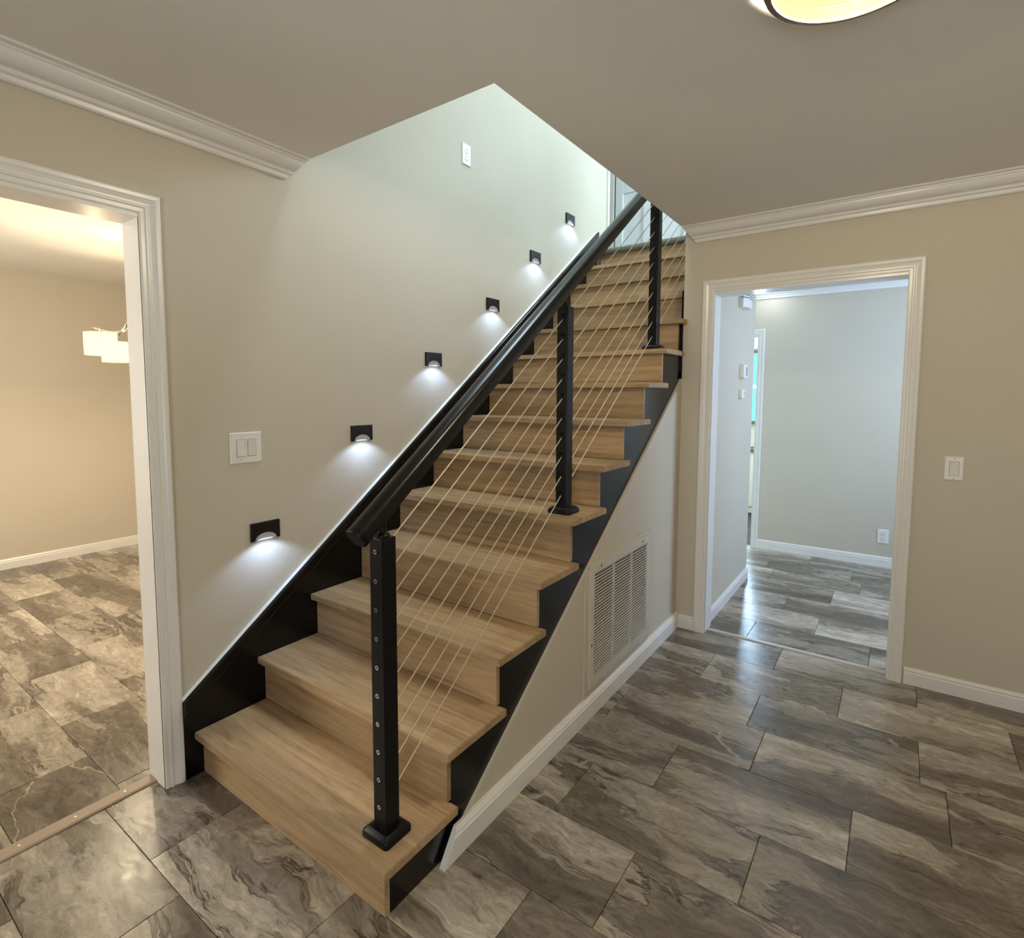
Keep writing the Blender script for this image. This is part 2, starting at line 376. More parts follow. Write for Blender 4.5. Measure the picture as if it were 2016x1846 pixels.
# upper storey
bm = bmesh.new()
box(bm, -1.3, 2.8, YO-0.12, YO, HC+0.2, UC)
struct(obj('wall_upper_front', bm, 'wall'), 'pale upper wall over the stair foot', 'wall')
struct(obj('wall_upper_right', B(2.7, 2.8, YO, 4.7, ZU, UC), 'wall'), 'pale upper hall wall', 'wall')
bm = bmesh.new()
box(bm, -1.3, 2.8, 4.62, 4.72, ZU, UC)
struct(obj('wall_upper_back', bm, 'wall'), 'pale upper wall behind the closet doors', 'wall')
struct(obj('wall_upper_left', B(-1.3, -1.2, 3.545, 4.62, ZU, UC), 'wall'), 'pale wall at the end of the upper hall', 'wall')
struct(obj('wall_upper_nook', B(-1.2, -0.12, 3.445, 3.545, ZU, UC), 'wall'), 'pale upper hall wall beside the stairwell', 'wall')
# sunroom beyond the hall
bm = bmesh.new()
box(bm, -0.6, 0.1, 6.6, 6.7, 0, 2.5); box(bm, 0.1, 1.9, 6.6, 6.7, 2.0, 2.5); box(bm, 0.1, 1.9, 6.6, 6.7, 0, 1.06); box(bm, 1.9, 2.2, 6.6, 6.7, 0, 2.5)
struct(obj('wall_sunroom', bm, 'cab'), 'cream wall around the sunroom window', 'wall')
bm = bmesh.new(); box(bm, -0.7, -0.6, YB+0.12, 6.7, 0, 2.5)
struct(obj('wall_sunroom_left', bm, 'cab'), 'cream side wall of the sunroom', 'wall')
bm = bmesh.new(); box(bm, 2.2, 2.3, YB+0.12, 6.7, 0, 2.5)
struct(obj('wall_sunroom_right', bm, 'cab'), 'cream right side wall of the sunroom', 'wall')

# ceilings
bm = bmesh.new()
box(bm, 0, 3.5, -3.0, YO, HC, HC+0.2); box(bm, XO, 3.5, YO, YR+0.13, HC, HC+0.2)
struct(obj('ceiling', bm, 'ceil'), 'taupe foyer ceiling with a rectangular stairwell opening', 'ceiling')
struct(obj('ceiling_hall', B(XH, 3.45, YR+0.13, YB, HH, HH+0.06), 'white_ceil'), 'white hall ceiling', 'ceiling')
struct(obj('ceiling_hall_side', B(0.0, XH, 3.655, YB, HH, HH+0.005), 'white_ceil'), 'white ceiling below the landing', 'ceiling')
struct(obj('ceiling_dining', B(XD, -0.12, -1.9, 3.3, HD, HD+0.1), 'white_ceil'), 'off-white dining room ceiling', 'ceiling')
struct(obj('ceiling_sunroom', B(-0.6, 2.2, YB+0.12, 6.6, 2.5, 2.6), 'white_ceil'), 'white sunroom ceiling', 'ceiling')
bm = bmesh.new()
box(bm, -1.2, 0.3, YO, 4.62, UC, UC+0.1); box(bm, 1.2, 2.7, YO, 4.62, UC, UC+0.1); box(bm, 0.3, 1.2, YO, 0.95, UC, UC+0.1); box(bm, 0.3, 1.2, 1.65, 4.62, UC, UC+0.1)
struct(obj('ceiling_upper', bm, 'white_ceil'), 'white upper ceiling with a skylight', 'ceiling')
# upper floor
bm = bmesh.new()
box(bm, 0.0, XO, 13*RUN+0.02, 4.62, ZU-0.235, ZU-0.004); box(bm, -1.2, 0.0, 3.545, 4.62, ZU-0.235, ZU-0.004); box(bm, XO, 2.7, YO, 4.62, HC+0.2, ZU-0.004)
struct(obj('floor_upper', bm, 'carpet'), 'grey-green carpeted floor of the upper landing', 'floor')

# ------------------------------------------------------------------ mouldings
BB_H = 0.084
def bb_profile(h=BB_H):
    return [(0, 0), (0.0135, 0), (0.0135, h-0.026), (0.0105, h-0.020), (0.0125, h-0.013), (0.0085, h-0.006), (0.0055, h), (0, h)]
def baseboard(name, axis, face, sgn, a0, a1, label):
    bm_ = bmesh.new(); pr = [(face+sgn*u, v) for u, v in bb_profile()]
    prism(bm_, pr, 1 if axis == 'y' else 0, a0, a1)
    return struct(obj(name, bm_, 'trim'), label, 'baseboard')
# baseboard on the stair wall: its foot is cut along the black stringer
bm = bmesh.new()
pr = [(XS+u*1.55, v) for u, v in bb_profile(0.095)]
va = [bm.verts.new((x, 0.208+0.72*z, z)) for x, z in pr]; vb = [bm.verts.new((x, YR, z)) for x, z in pr]
bm.faces.new(va); bm.faces.new(vb[::-1])
for i in range(len(pr)): bm.faces.new((va[i], va[(i+1) % len(pr)], vb[(i+1) % len(pr)], vb[i]))
struct(obj('baseboard_stair', bm, 'trim'), 'white baseboard under the stairs cut to a point at its foot', 'baseboard')
baseboard('baseboard_right', 'x', YR, -1, 2.176, 3.5, 'white baseboard under the single switch')
baseboard('baseboard_corner', 'x', YR, -1, XS+0.021, 1.150, 'short white baseboard between stair wall and doorway')
baseboard('baseboard_hall', 'y', XH, 1, YR+0.13, 3.655, 'white baseboard below the thermostat wall')
baseboard('baseboard_back', 'x', YB, -1, 1.080, 3.45, 'white baseboard below the low outlet')
baseboard('baseboard_dining', 'y', XD, 1, -1.9, 3.3, 'white baseboard along the dining room wall')
baseboard('baseboard_east', 'y', 3.5, -1, -3.0, YR, 'white baseboard on the foyer wall facing the stairs')

def crown_profile(hh=0.088, pp=0.088):
    pts = [(0, 0), (0.012, 0), (0.016, 0.006), (0.018, 0.018), (0.027, 0.022), (0.030, 0.030)]
    for i in range(7):
        t = i/6*PI/2; pts.append((0.032+0.036*math.sin(t)*1.0, 0.034+0.036*(1-math.cos(t))))
    pts += [(0.072, 0.072), (0.074, 0.078), (pp, 0.079), (pp, hh), (0, hh)]
    return pts
bm = bmesh.new(); pr = [(u*1.20, v*0.90) for u, v in crown_profile()]
loft(bm, [[(u, -3.0, HC-0.0792+v) for u, v in pr], [(u, 0.432+0.056*min(1, v/0.079), HC-0.0792+v) for u, v in pr]])
struct(obj('trim_1', bm, 'trim', smooth=False), 'white crown moulding above the dining room doorway', 'crown moulding')
bm = bmesh.new(); pr = crown_profile()
loft(bm, [[(XO+0.004+0.062*(1-min(1, v/0.079)), YR-u, HC-0.088+v) for u, v in pr], [(3.5, YR-u, HC-0.088+v) for u, v in pr]])
struct(obj('trim_2', bm, 'trim'), 'white crown moulding above the hall doorway', 'crown moulding')
bm = bmesh.new(); prism(bm, [(YB-u, HH-0.088+v) for u, v in crown_profile()], 0, 0.0, 3.45)
struct(obj('trim_3', bm, 'trim'), 'white crown moulding at the end of the hall', 'crown moulding')

def casing_profile(wd):
    k = wd/0.066
    return [(0, 0), (0, 0.009), (0.005*k, 0.011), (0.016*k, 0.0115), (0.020*k, 0.0155), (0.026*k, 0.0155), (0.029*k, 0.012), (0.034*k, 0.0125), (0.045*k, 0.0165), (0.050*k, 0.0195), (0.060*k, 0.0205), (0.066*k, 0.018), (0.066*k, 0)]
def casing(name, plane, face, sgn, a0, a1, top, wd, label, foot=0.0):
    """white door casing: plane 'x' lies on a wall of constant x, 'y' on a wall of constant y"""
    bm_ = bmesh.new(); pr = casing_profile(wd)
    def P(a, z, d): return (face+sgn*d, a, z) if plane == 'x' else (a, face+sgn*d, z)
    st = [[P(a0-u, foot, d) for u, d in pr], [P(a0-u, top+u, d) for u, d in pr], [P(a1+u, top+u, d) for u, d in pr], [P(a1+u, foot, d) for u, d in pr]]
    loft(bm_, st)
    return struct(obj(name, bm_, 'trim'), label, 'door casing')
c1 = casing('trim_4', 'x', 0.0, 1, -1.048, -0.133, 2.048, 0.066, 'white moulded casing around the dining room doorway')
bm = bmesh.new(); box(bm, -0.125, 0.006, -0.133, -0.120, 0, 2.048); obj('side_jamb', bm, 'trim', c1)
bm = bmesh.new(); box(bm, -0.125, 0.006, -1.061, -1.048, 0, 2.048); obj('side_jamb', bm, 'trim', c1)
bm = bmesh.new(); box(bm, -0.125, 0.006, -1.048, -0.133, 2.035, 2.048); obj('head_jamb', bm, 'trim', c1)
c2 = casing('trim_5', 'y', YR, -1, 1.213, 2.104, 2.026, 0.064, 'white moulded casing around the hall doorway')
for a, b_ in ((1.198, 1.213), (2.104, 2.119)):
    obj('side_jamb', B(a, b_, YR-0.006, YR+0.135, 0, 2.026), 'trim', c2)
obj('head_jamb', B(1.213, 2.104, YR-0.006, YR+0.135, 2.013, 2.026), 'trim', c2)
c3 = casing('trim_6', 'y', YB, -1, 0.21, 1.030, 1.975, 0.054, 'white casing of the far door at the end of the hall')
for a, b_ in ((0.196, 0.21), (1.024, 1.034)):
    obj('side_jamb', B(a, b_, YB-0.004, YB+0.125, 0, 1.975), 'trim', c3)
obj('head_jamb', B(0.21, 1.024, YB-0.004, YB+0.125, 1.955, 1.975), 'trim', c3)
# corner bead on the end of the upper left wall
struct(obj('trim_7', B(-0.13, 0.014, 3.545, 3.575, ZU, UC), 'trim'), 'white corner trim where the stair wall ends upstairs', 'trim')

# sunroom window
wn_ = struct(empty('window_1', (1.0, 6.65, 1.06)), 'sash window with bright blue panes beyond the hall', 'window')
def wpart(name, mat, *a):
    o = obj(name, B(*a), mat); o.parent = wn_; o.location = (-1.0, -6.65, -1.06); return o
wpart('sill', 'brownwood', 0.06, 1.94, 6.54, 6.68, 1.062, 1.10)
wpart('head_rail', 'brownwood', 0.06, 1.94, 6.56, 6.68, 1.945, 1.985)
wpart('meeting_rail', 'door', 0.10, 1.90, 6.60, 6.66, 1.510, 1.552)
for x in (0.10, 0.98, 1.86): wpart('stile', 'door', x, x+0.04, 6.60, 6.66, 1.10, 1.945)
for z0, z1 in ((1.10, 1.510), (1.552, 1.945)):
    for x0, x1 in ((0.14, 0.98), (1.02, 1.86)): wpart('pane', 'sun', x0, x1, 6.625, 6.632, z0, z1)
cab = empty('base_cabinet', (0.75, 6.38, 0)); tag(cab, 'cream base cabinet under the sunroom window', 'cabinet')
def cpart(name, mat, *a, **k):
    o = obj(name, B(*a, **k), mat, cab); o.location = (-0.75, -6.38, 0); return o
cpart('body', 'cab', 0.2, 1.3, 6.25, 6.595, 0.0, 0.74)
cpart('worktop', 'brownwood', 0.18, 1.32, 6.22, 6.597, 0.741, 0.775)
for x in (0.22, 0.765): cpart('door', 'cab', x, x+0.515, 6.232, 6.249, 0.08, 0.70, bev=0.004)

# bifold closet doors on the landing
bif = struct(empty('door_1', (0.2, 4.6, ZU)), 'white panelled closet doors at the top of the stairs', 'door')
def bpart(name, mat, *a, parent=None, **k):
    o = obj(name, B(*a, **k), mat, parent or bif); o.location = (-0.2, -4.6, -ZU) if parent is None else (0, 0, 0); return o
bpart('side_casing', 'trim', -0.47, -0.40, 4.585, 4.618, ZU, 4.72, bev=0.004)
bpart('side_casing', 'trim', 1.62, 1.69, 4.585, 4.618, ZU, 4.72, bev=0.004)
bpart('head_casing', 'trim', -0.47, 1.69, 4.583, 4.618, 4.721, 4.79, bev=0.004)
obj('opening', B(-0.40, 1.62, 4.612, 4.619, ZU, 4.72), 'slot', bif).location = (-0.2, -4.6, -ZU)  # dark sheet; the closet's shade between the leaves is put into its colour
for i in range(5):
    x0 = -0.385 + i*0.402; x1 = x0+0.386
    lf = bpart('leaf', 'door', x0, x1, 4.598, 4.612, ZU+0.02, 4.70)
    bpart('stile', 'door', x0, x0+0.082, 4.586, 4.598, ZU+0.02, 4.70, parent=lf, bev=0.003)
    bpart('stile', 'door', x1-0.082, x1, 4.586, 4.598, ZU+0.02, 4.70, parent=lf, bev=0.003)
    for z0, z1 in ((ZU+0.02, ZU+0.17), (ZU+0.86, ZU+0.98), (4.56, 4.70)):
        bpart('rail', 'door', x0+0.082, x1-0.082, 4.5865, 4.598, z0, z1, parent=lf, bev=0.003)

# skylight frame in the upper ceiling
sk = struct(empty('window_2', (0.75, 1.3, UC)), 'white framed skylight over the stairwell', 'window')
for a in ((0.30, 0.34, 0.95, 1.65), (1.16, 1.20, 0.95, 1.65), (0.34, 1.16, 0.95, 0.99), (0.34, 1.16, 1.61, 1.65)):
    o = obj('frame', B(a[0], a[1], a[2], a[3], UC+0.01, UC+0.13), 'trim', sk); o.location = (-0.75, -1.3, -UC)

# threshold strips
ts = empty('threshold_strip', (-0.092, -0.58, 0.0)); tag(ts, 'taupe threshold strip with small screws in the dining room doorway', 'threshold')
bm = bmesh.new(); prism(bm, [(-0.031, 0.0005), (-0.029, 0.004), (-0.022, 0.0065), (0.022, 0.0065), (0.029, 0.004), (0.031, 0.0005)], 1, -0.468, 0.447); obj('strip', bm, 'strip', ts)
for y in (-0.40, -0.25, -0.10, 0.05, 0.20, 0.35):
    bm = bmesh.new(); lathe(bm, [(0.0045, 0.0062), (0.004, 0.0078), (0.0015, 0.0082)], 10); o = obj('screw', bm, 'steel', ts); o.location = (0.0, y, 0)
bm = bmesh.new(); prism(bm, [(2.458, 0.0005), (2.462, 0.006), (2.488, 0.006), (2.492, 0.0005)], 0, 1.214, 2.103)
tag(obj('floor_strip', bm, 'strip_w'), 'pale transition strip across the hall doorway floor', 'threshold')

# ------------------------------------------------------------------ staircase
stair = empty('staircase', (0.5, 0.0, 0.0)); tag(stair, 'oak staircase with black painted stringer and skirt board', 'staircase')
def spart(name, bm_, mat, parent=None, smooth=False):
    o = obj(name, bm_, mat, parent or stair, smooth)
    if parent is None: o.location = (-0.5, 0, 0)
    return o
TH = 0.027; NOSE = 0.0312; XRS = 1.0220; XT = 1.0596
def centred(bm_, name, mat, bev=0.0025):
    """tread or riser with its own origin, so the grain differs from board to board"""
    c = sum((v.co for v in bm_.verts), Vector())/len(bm_.verts)
    for v in bm_.verts: v.co -= c
    if bev: bmesh.ops.bevel(bm_, geom=bm_.edges[:], offset=bev, segments=2, affect='EDGES')
    o = obj(name, bm_, mat, stair); o.location = c - Vector((0.5, 0, 0)); return o
for k in range(1, 14):
    y0 = (k-1)*RUN - NOSE; z = T(k); bm = bmesh.new()
    if k <= 9:
        yb = k*RUN; ye = k*RUN+0.011
        prism(bm, [(0.02, y0), (XT, y0), (XT, ye), (XRS+0.003, ye), (XRS+0.003, yb+0.002), (0.02, yb+0.002)], 2, z-TH, z)
    elif k == 10:
        prism(bm, [(0.02, y0), (XT, y0), (XT, YR-0.001), (1.024, YR-0.001), (1.024, k*RUN+0.002), (0.02, k*RUN+0.002)], 2, z-TH, z)
    else:
        prism(bm, [(0.02, y0), (1.024, y0), (1.024, k*RUN+0.002), (0.02, k*RUN+0.002)], 2, z-TH, z)
    centred(bm, 'tread', 'tread')
for k in range(1, 15):
    y0 = (k-1)*RUN; zb = 0.0 if k == 1 else T(k-1); zt = T(k)-TH
    if k == 14: zt = T(14)-0.045
    bm = bmesh.new(); box(bm, 0.021, XRS+0.0015 if k <= 10 else 1.0235, y0, y0+0.0185, zb+0.0006, zt-0.0006)
    centred(bm, 'riser', 'riser', 0.0012)
# carpeted nosing of the landing
bm = bmesh.new(); rings = []
for x in (0.021, 1.0345):
    ring = []
    for i in range(9):
        a = -PI/2 + PI*i/8; ring.append((x, 13*RUN-0.022-0.020*math.cos(a), T(14)-0.022+0.022*math.sin(a)))
    ring += [(x, 13*RUN+0.03, T(14)), (x, 13*RUN+0.03, T(14)-0.044)]
    rings.append(ring)
loft(bm, rings); spart('carpet_nosing', bm, 'carpet', smooth=True)
# stringer on the open side
bm = bmesh.new(); pts = [(0.0186, 0.0)]
for k in range(1, 10):
    pts += [((k-1)*RUN+0.0186, T(k)-TH-0.001), (k*RUN+0.0186, T(k)-TH-0.001)]
pts += [(9*RUN+0.0186, T(10)-TH-0.001), (YR-0.001, T(10)-TH-0.001), (YR-0.001, 1.45), (0.42, 0.06), (0.34, 0.0)]
prism(bm, pts, 0, 0.990, 1.0230); spart('stringer', bm, 'black')
# cut faces: keep stringer a clean saw-tooth behind risers
# skirt board on the wall side, its cap moulding and the painted caulk line above it
skl = lambda y: 0.352 + 0.726*y
Y0S, Y1S = -0.0655, 3.335
bm = bmesh.new()
prism(bm, [(Y0S, 0.0), (Y0S, skl(Y0S)), (Y1S, skl(Y1S)), (Y1S, T(13)+0.02), (3.0, T(12)-0.3), (0.4, 0.0)], 0, 0.0005, 0.0195)
skb = spart('skirt_board', bm, 'black')
nrm = Vector((-0.726, 1.0)).normalized()      # (dy,dz) pointing up off the slope
def slope_strip(bm_, prof, y0, y1):
    """prof: (out, down) offsets from the skirt top line"""
    rings = []
    for y in (y0, y1):
        rings.append([(o_, y - (nrm.x*d if 0 < y0 < y < y1 else 0), skl(y) - d*math.sqrt(1+0.726**2)) for o_, d in prof])
    return loft(bm_, rings)
bm = bmesh.new()
slope_strip(bm, [(0.020, 0.0), (0.034, 0.0), (0.036, 0.004), (0.036, 0.030), (0.031, 0.036), (0.033, 0.040), (0.031, 0.045), (0.026, 0.049), (0.020, 0.056)], Y0S, Y1S)
o = obj('cap_moulding', bm, 'black', skb, smooth=False)
bm = bmesh.new(); slope_strip(bm, [(0.0006, -0.0030), (0.010, -0.0030), (0.018, -0.0002), (0.0006, -0.0002)], Y0S, Y1S)
obj('caulk_line', bm, 'caulk', skb)
# skirt board on the enclosed right side higher up
bm = bmesh.new()
prism(bm, [(YR+0.002, T(10)-0.3), (YR+0.002, skl(YR)-0.05), (3.33, skl(3.33)-0.05), (3.33, T(13)-0.2)], 0, 1.0242, 1.0357)
spart('skirt_board', bm, 'black')

# ------------------------------------------------------------------ cable railing
SL = 0.19/RUN
rl = empty('stair_railing', (0.957, 0.072, T(1))); tag(rl, 'black metal stair railing with square posts and steel cables', 'railing')
RO = Vector((0.957, 0.072, T(1)))
def rpart(name, bm_, mat, parent=None, smooth=False):
    o = obj(name, bm_, mat, parent or rl, smooth)
    if parent is None: o.location = -RO
    return o
posts = [(0.957, 0.072, 1), (0.950, 0.072+4*RUN, 5), (0.946, 0.072+8*RUN, 9), (0.946, 0.072+12*RUN, 13)]
PH = 0.875; HB = 0.026
ZH = [0.094 + 0.0826*i for i in range(10)]
def plate_bm(cx, cy, z):
    b_ = bmesh.new(); rings = []
    for h, s in ((0.0003, 0.052), (0.014, 0.052), (0.019, 0.050), (0.026, 0.040), (0.028, 0.038), (0.028, HB+0.001)):
        r_ = 0.010 if s > 0.045 else 0.004; ring = []
        for qx, qy, a0 in ((1, 1, 0), (-1, 1, PI/2), (-1, -1, PI), (1, -1, 3*PI/2)):
            for j in range(4):
                a = a0 + PI/2*j/3; ring.append((cx+qx*(s-r_)+r_*math.cos(a), cy+qy*(s-r_)+r_*math.sin(a), z+h))
        rings.append(ring)
    return loft(b_, rings)
for (px, py, k) in posts:
    z = T(k)
    p = rpart('post', B(px-HB, px+HB, py-HB, py+HB, z+0.001, z+PH, bev=0.0025), 'metal')
    rpart('base_plate', plate_bm(px, py, z), 'metal', p, smooth=True)
    # rail support on top of the post
    b_ = bmesh.new(); lathe(b_, [(0.021, 0.0002), (0.021, 0.005), (0.017, 0.010), (0.0105, 0.014), (0.0105, 0.075)], 16, (px, py, z+PH)); rpart('rail_bracket', b_, 'metal', p, smooth=True)
    for zh in ZH:
        b_ = bmesh.new(); c = (px, py, z+zh)
        if k == 1:      # hollow hex ends of the swaged fittings on the first post
            ro, ri = 0.0068, 0.0034; rings = []
            for rad, dy in ((ro, -HB-0.0005), (ro, -HB-0.0035), (ri, -HB-0.0035), (ri, -HB-0.001)):
                rings.append([(px+rad*math.cos(2*PI*j/12), py+dy, z+zh+rad*math.sin(2*PI*j/12)) for j in range(12)])
            loft(b_, rings, caps=False); rpart('cable_fitting', b_, 'steel', p, smooth=True)
        else:
            rings = []
            for rad, dy in ((0.0105, -HB-0.0002), (0.0100, -HB-0.003), (0.0050, -HB-0.0042), (0.0045, -HB-0.001)):
                rings.append([(px+rad*math.cos(2*PI*j/12), py+dy, z+zh+rad*math.sin(2*PI*j/12)) for j in range(12)])
            loft(b_, rings, caps=False); rpart('cable_grommet', b_, 'metal', p, smooth=True)
for zh in ZH:
    b_ = bmesh.new(); pts = [Vector((px, py, T(k)+zh)) for px, py, k in posts]
    a = pts[0] + (pts[1]-pts[0])*0.02
    tube(b_, [a]+pts[1:3]+[pts[3]], 0.0024, 6); rpart('cable', b_, 'cable', smooth=True)
# handrail: bread-loaf section with a bead on its lower edge, square-cut lower end
prof = []
for i in range(13):
    a = PI*i/12; prof.append((0.030*math.cos(a), 0.008+0.020*math.sin(a)))
prof += [(-0.031, 0.002), (-0.031, -0.010), (-0.026, -0.016), (-0.023, -0.018), (-0.023, -0.026), (-0.016, -0.032), (0.016, -0.032), (0.023, -0.026), (0.023, -0.018), (0.026, -0.016), (0.031, -0.010), (0.031, 0.002)]
rz = lambda y: T(1)+PH+0.083+SL*(y-0.072)
d = Vector((0, 1, SL)).normalized(); n_ = Vector((0, -SL, 1)).normalized()
def rail_ring(x, y): 
    c = Vector((x, y, rz(y))); return [tuple(c + Vector((u, 0, 0)) + n_*v) for u, v in prof]
b_ = bmesh.new(); loft(b_, [rail_ring(0.957, -0.012), rail_ring(0.950, posts[1][1]), rail_ring(0.946, posts[2][1]), rail_ring(0.946, 3.30)])
hr = rpart('handrail', b_, 'rail', smooth=True)
b_ = bmesh.new(); c0 = Vector((0.957, -0.012, rz(-0.012)))
def cap_ring(s, off): return [tuple(c0 - d*off + Vector((u*s, 0, 0)) + n_*(v*s)) for u, v in prof]
loft(b_, [cap_ring(1.03, 0.0), cap_ring(1.03, 0.010), cap_ring(0.93, 0.015)]); rpart('end_cap', b_, 'metal', hr, smooth=True)

# ------------------------------------------------------------------ step lights
ORD = ['first', 'second', 'third', 'fourth', 'fifth', 'sixth']
SLW, SLH = 0.127, 0.074
def arch(w_, h_, n=14):
    return [(-w_/2*math.cos(PI*i/n), h_*math.sin(PI*i/n)) for i in range(n+1)]
def step_light(i, y, z):
    """y,z: centre of the bottom edge"""
    t = empty('step_light', (0.0, y, z)); tag(t, f'black step light with lit arched slot, {ORD[i]} up from the stair foot', 'wall light', 'step lights along the stair wall')
    n = 14; ar = arch(0.098, 0.030, n); hw = SLW/2; D = 0.012
    bm_ = bmesh.new()
    outer = []
    for (yy, zz) in ar:
        outer.append((max(-hw, min(hw, yy*1.35 if abs(yy) < 0.045 else math.copysign(hw, yy))), SLH))
    def V(p, x): return bm_.verts.new((x, p[0], p[1]))
    # front face: bottom-left strip, arch-to-top strips, bottom-right strip
    fr_a = [V(p, D) for p in ar]; fr_o = [V((-hw + SLW*j/n, SLH), D) for j in range(n+1)]
    bl, br = V((-hw, 0), D), V((hw, 0), D)
    for j in range(n): bm_.faces.new((fr_a[j], fr_a[j+1], fr_o[j+1], fr_o[j]))
    bm_.faces.new((bl, fr_a[0], fr_o[0])); bm_.faces.new((fr_a[n], br, fr_o[n]))
    bk_a = [V((p[0]*0.97, p[1]*0.97), 0.0015) for p in ar]; bk_o = [V((-hw + SLW*j/n, SLH), 0.0005) for j in range(n+1)]
    bbl, bbr = V((-hw, 0), 0.0005), V((hw, 0), 0.0005)
    for j in range(n):
        bm_.faces.new((fr_a[j], bk_a[j], bk_a[j+1], fr_a[j+1])); bm_.faces.new((fr_o[j], fr_o[j+1], bk_o[j+1], bk_o[j]))
    bm_.faces.new((bl, bbl, bk_o[0], fr_o[0])); bm_.faces.new((br, fr_o[n], bk_o[n], bbr))
    bm_.faces.new((bl, fr_a[0], bk_a[0], bbl)); bm_.faces.new((br, bbr, bk_a[n], fr_a[n]))
    obj('face_plate', bm_, 'bronze', t)
    bm_ = bmesh.new(); rings = []
    for s, x in ((0.985, 0.0105), (0.80, 0.0065), (0.5, 0.0035), (0.05, 0.002)):
        rings.append([(x, p[0]*s, p[1]*s) for p in ar])
    loft(bm_, rings, closed=False); obj('reflector', bm_, 'scoop', t, smooth=True)
    bm_ = bmesh.new(); prism(bm_, [(p[0]*0.80, p[1]*0.12) for p in ar], 0, 0.004, 0.0055); obj('led', bm_, 'stepled', t)
    l = bpy.data.lights.new('step_led', 'SPOT'); l.energy = 0.80; l.color = (0.44, 0.61, 1.0); l.spot_size = math.radians(132); l.spot_blend = 0.40; l.shadow_soft_size = 0.003
    lo = bpy.data.objects.new('step_led', l); COL.objects.link(lo); lo.parent = t; lo.location = (0.095, 0, 0.000)
    lo.rotation_euler = Vector((-0.42, 0, -1)).to_track_quat('-Z', 'Y').to_euler()
for i, (y, z) in enumerate([(0.2925, 0.8395), (0.8135, 1.2145), (1.3325, 1.594), (1.8895, 1.963), (2.3915, 2.354), (2.8905, 2.732)]):
    step_light(i, y, z)

# ------------------------------------------------------------------ switches, outlets and small devices
def frame_to(o, origin, u, nvec):
    """local x = along wall, local y = out of wall, local z = up"""
    m = Matrix((Vector(u), Vector(nvec), Vector((0, 0, 1)))).transposed().to_4x4(); m.translation = Vector(origin); o.matrix_world = m
def wall_plate(b_, w_, h_, d_=0.006):
    rings = []
    for s, yy in ((0, 0.0004), (0, d_*0.55), (0.004, d_)):
        rings.append([(-w_/2+s, yy, -h_/2+s), (w_/2-s, yy, -h_/2+s), (w_/2-s, yy, h_/2-s), (-w_/2+s, yy, h_/2-s)])
    return loft(b_, rings)
def rocker_bm(cx, w_, h_, flip):
    b_ = bmesh.new(); t0, t1 = (0.0115, 0.0072) if flip else (0.0072, 0.0115)
    pts = [(0.0055, -h_/2), (t0, -h_/2), (0.0085, 0.0), (t1, h_/2), (0.0055, h_/2)]
    prism(b_, pts, 0, cx-w_/2, cx+w_/2); return b_
def screw_bm(cx, cz):
    b_ = bmesh.new(); rings = [[(cx+r_*math.cos(2*PI*j/10), yy, cz+r_*math.sin(2*PI*j/10)) for j in range(10)] for r_, yy in ((0.0032, 0.0058), (0.003, 0.0068), (0.001, 0.0070))]
    return loft(b_, rings)
def switch(label, origin, u, nvec, w_, h_, gangs):
    t = empty('light_switch'); frame_to(t, origin, u, nvec); tag(t, label, 'light switch')
    b_ = bmesh.new(); wall_plate(b_, w_, h_); obj('cover_plate', b_, 'plate', t)
    for cx, flip in gangs:
        b_ = bmesh.new(); box(b_, cx-0.0185, cx+0.0185, 0.0052, 0.0063, -0.0345, 0.0345); obj('rocker_frame', b_, 'grey', t)
        obj('rocker', rocker_bm(cx, 0.033, 0.065, flip), 'rocker', t)
        for cz in (-0.048, 0.048): obj('screw', screw_bm(cx, cz), 'rocker' if len(gangs) > 1 else 'grey', t)
    return t
switch('white double rocker switch beside the dining room casing', (0.0, 0.2225, 1.226), (0, 1, 0), (1, 0, 0), 0.134, 0.124, [(-0.023, True), (0.023, False)])
switch('white single rocker switch on the wall beside the hall doorway', (2.3175, YR, 1.091), (1, 0, 0), (0, -1, 0), 0.071, 0.112, [(0.0, False)])
def outlet(label, origin, u, nvec, square=False):
    t = empty('wall_outlet'); frame_to(t, origin, u, nvec); tag(t, label, 'outlet')
    b_ = bmesh.new(); wall_plate(b_, 0.078, 0.118); obj('cover_plate', b_, 'plate', t)
    for cz in (-0.0195, 0.0195):
        b_ = bmesh.new(); rings = []
        for yy, s in ((0.0055, 1.0), (0.0075, 1.0), (0.008, 0.96)):
            if square: ring = [(sx*0.0165*s, yy, cz+sz*0.0165*s) for sx, sz in ((-1, -1), (1, -1), (1, 1), (-1, 1))]
            else: ring = [(max(-0.0165, min(0.0165, 0.0185*math.cos(2*PI*j/20)))*s, yy, cz+max(-0.0145, min(0.0145, 0.0185*math.sin(2*PI*j/20)))*s) for j in range(20)]
            rings.append(ring)
        loft(b_, rings); rc = obj('receptacle', b_, 'rocker', t)
        for sx, hh in ((-0.0064, 0.0075), (0.0064, 0.0062)):
            obj('slot', B(sx-0.0012, sx+0.0012, 0.0078, 0.0083, cz+0.002, cz+0.002+hh), 'slot', rc)
        b_ = bmesh.new(); loft(b_, [[(0.0024*math.cos(2*PI*j/10), yy, cz-0.0075+0.0024*math.sin(2*PI*j/10)) for j in range(10)] for yy in (0.0078, 0.0083)]); obj('ground_hole', b_, 'slot', rc)
    return t
outlet('white outlet mounted high on the stairwell wall', (0.0, 1.632, 2.826), (0, 1, 0), (1, 0, 0))
outlet('white outlet low on the wall at the end of the hall', (2.037, YB, 0.254), (1, 0, 0), (0, -1, 0), True)

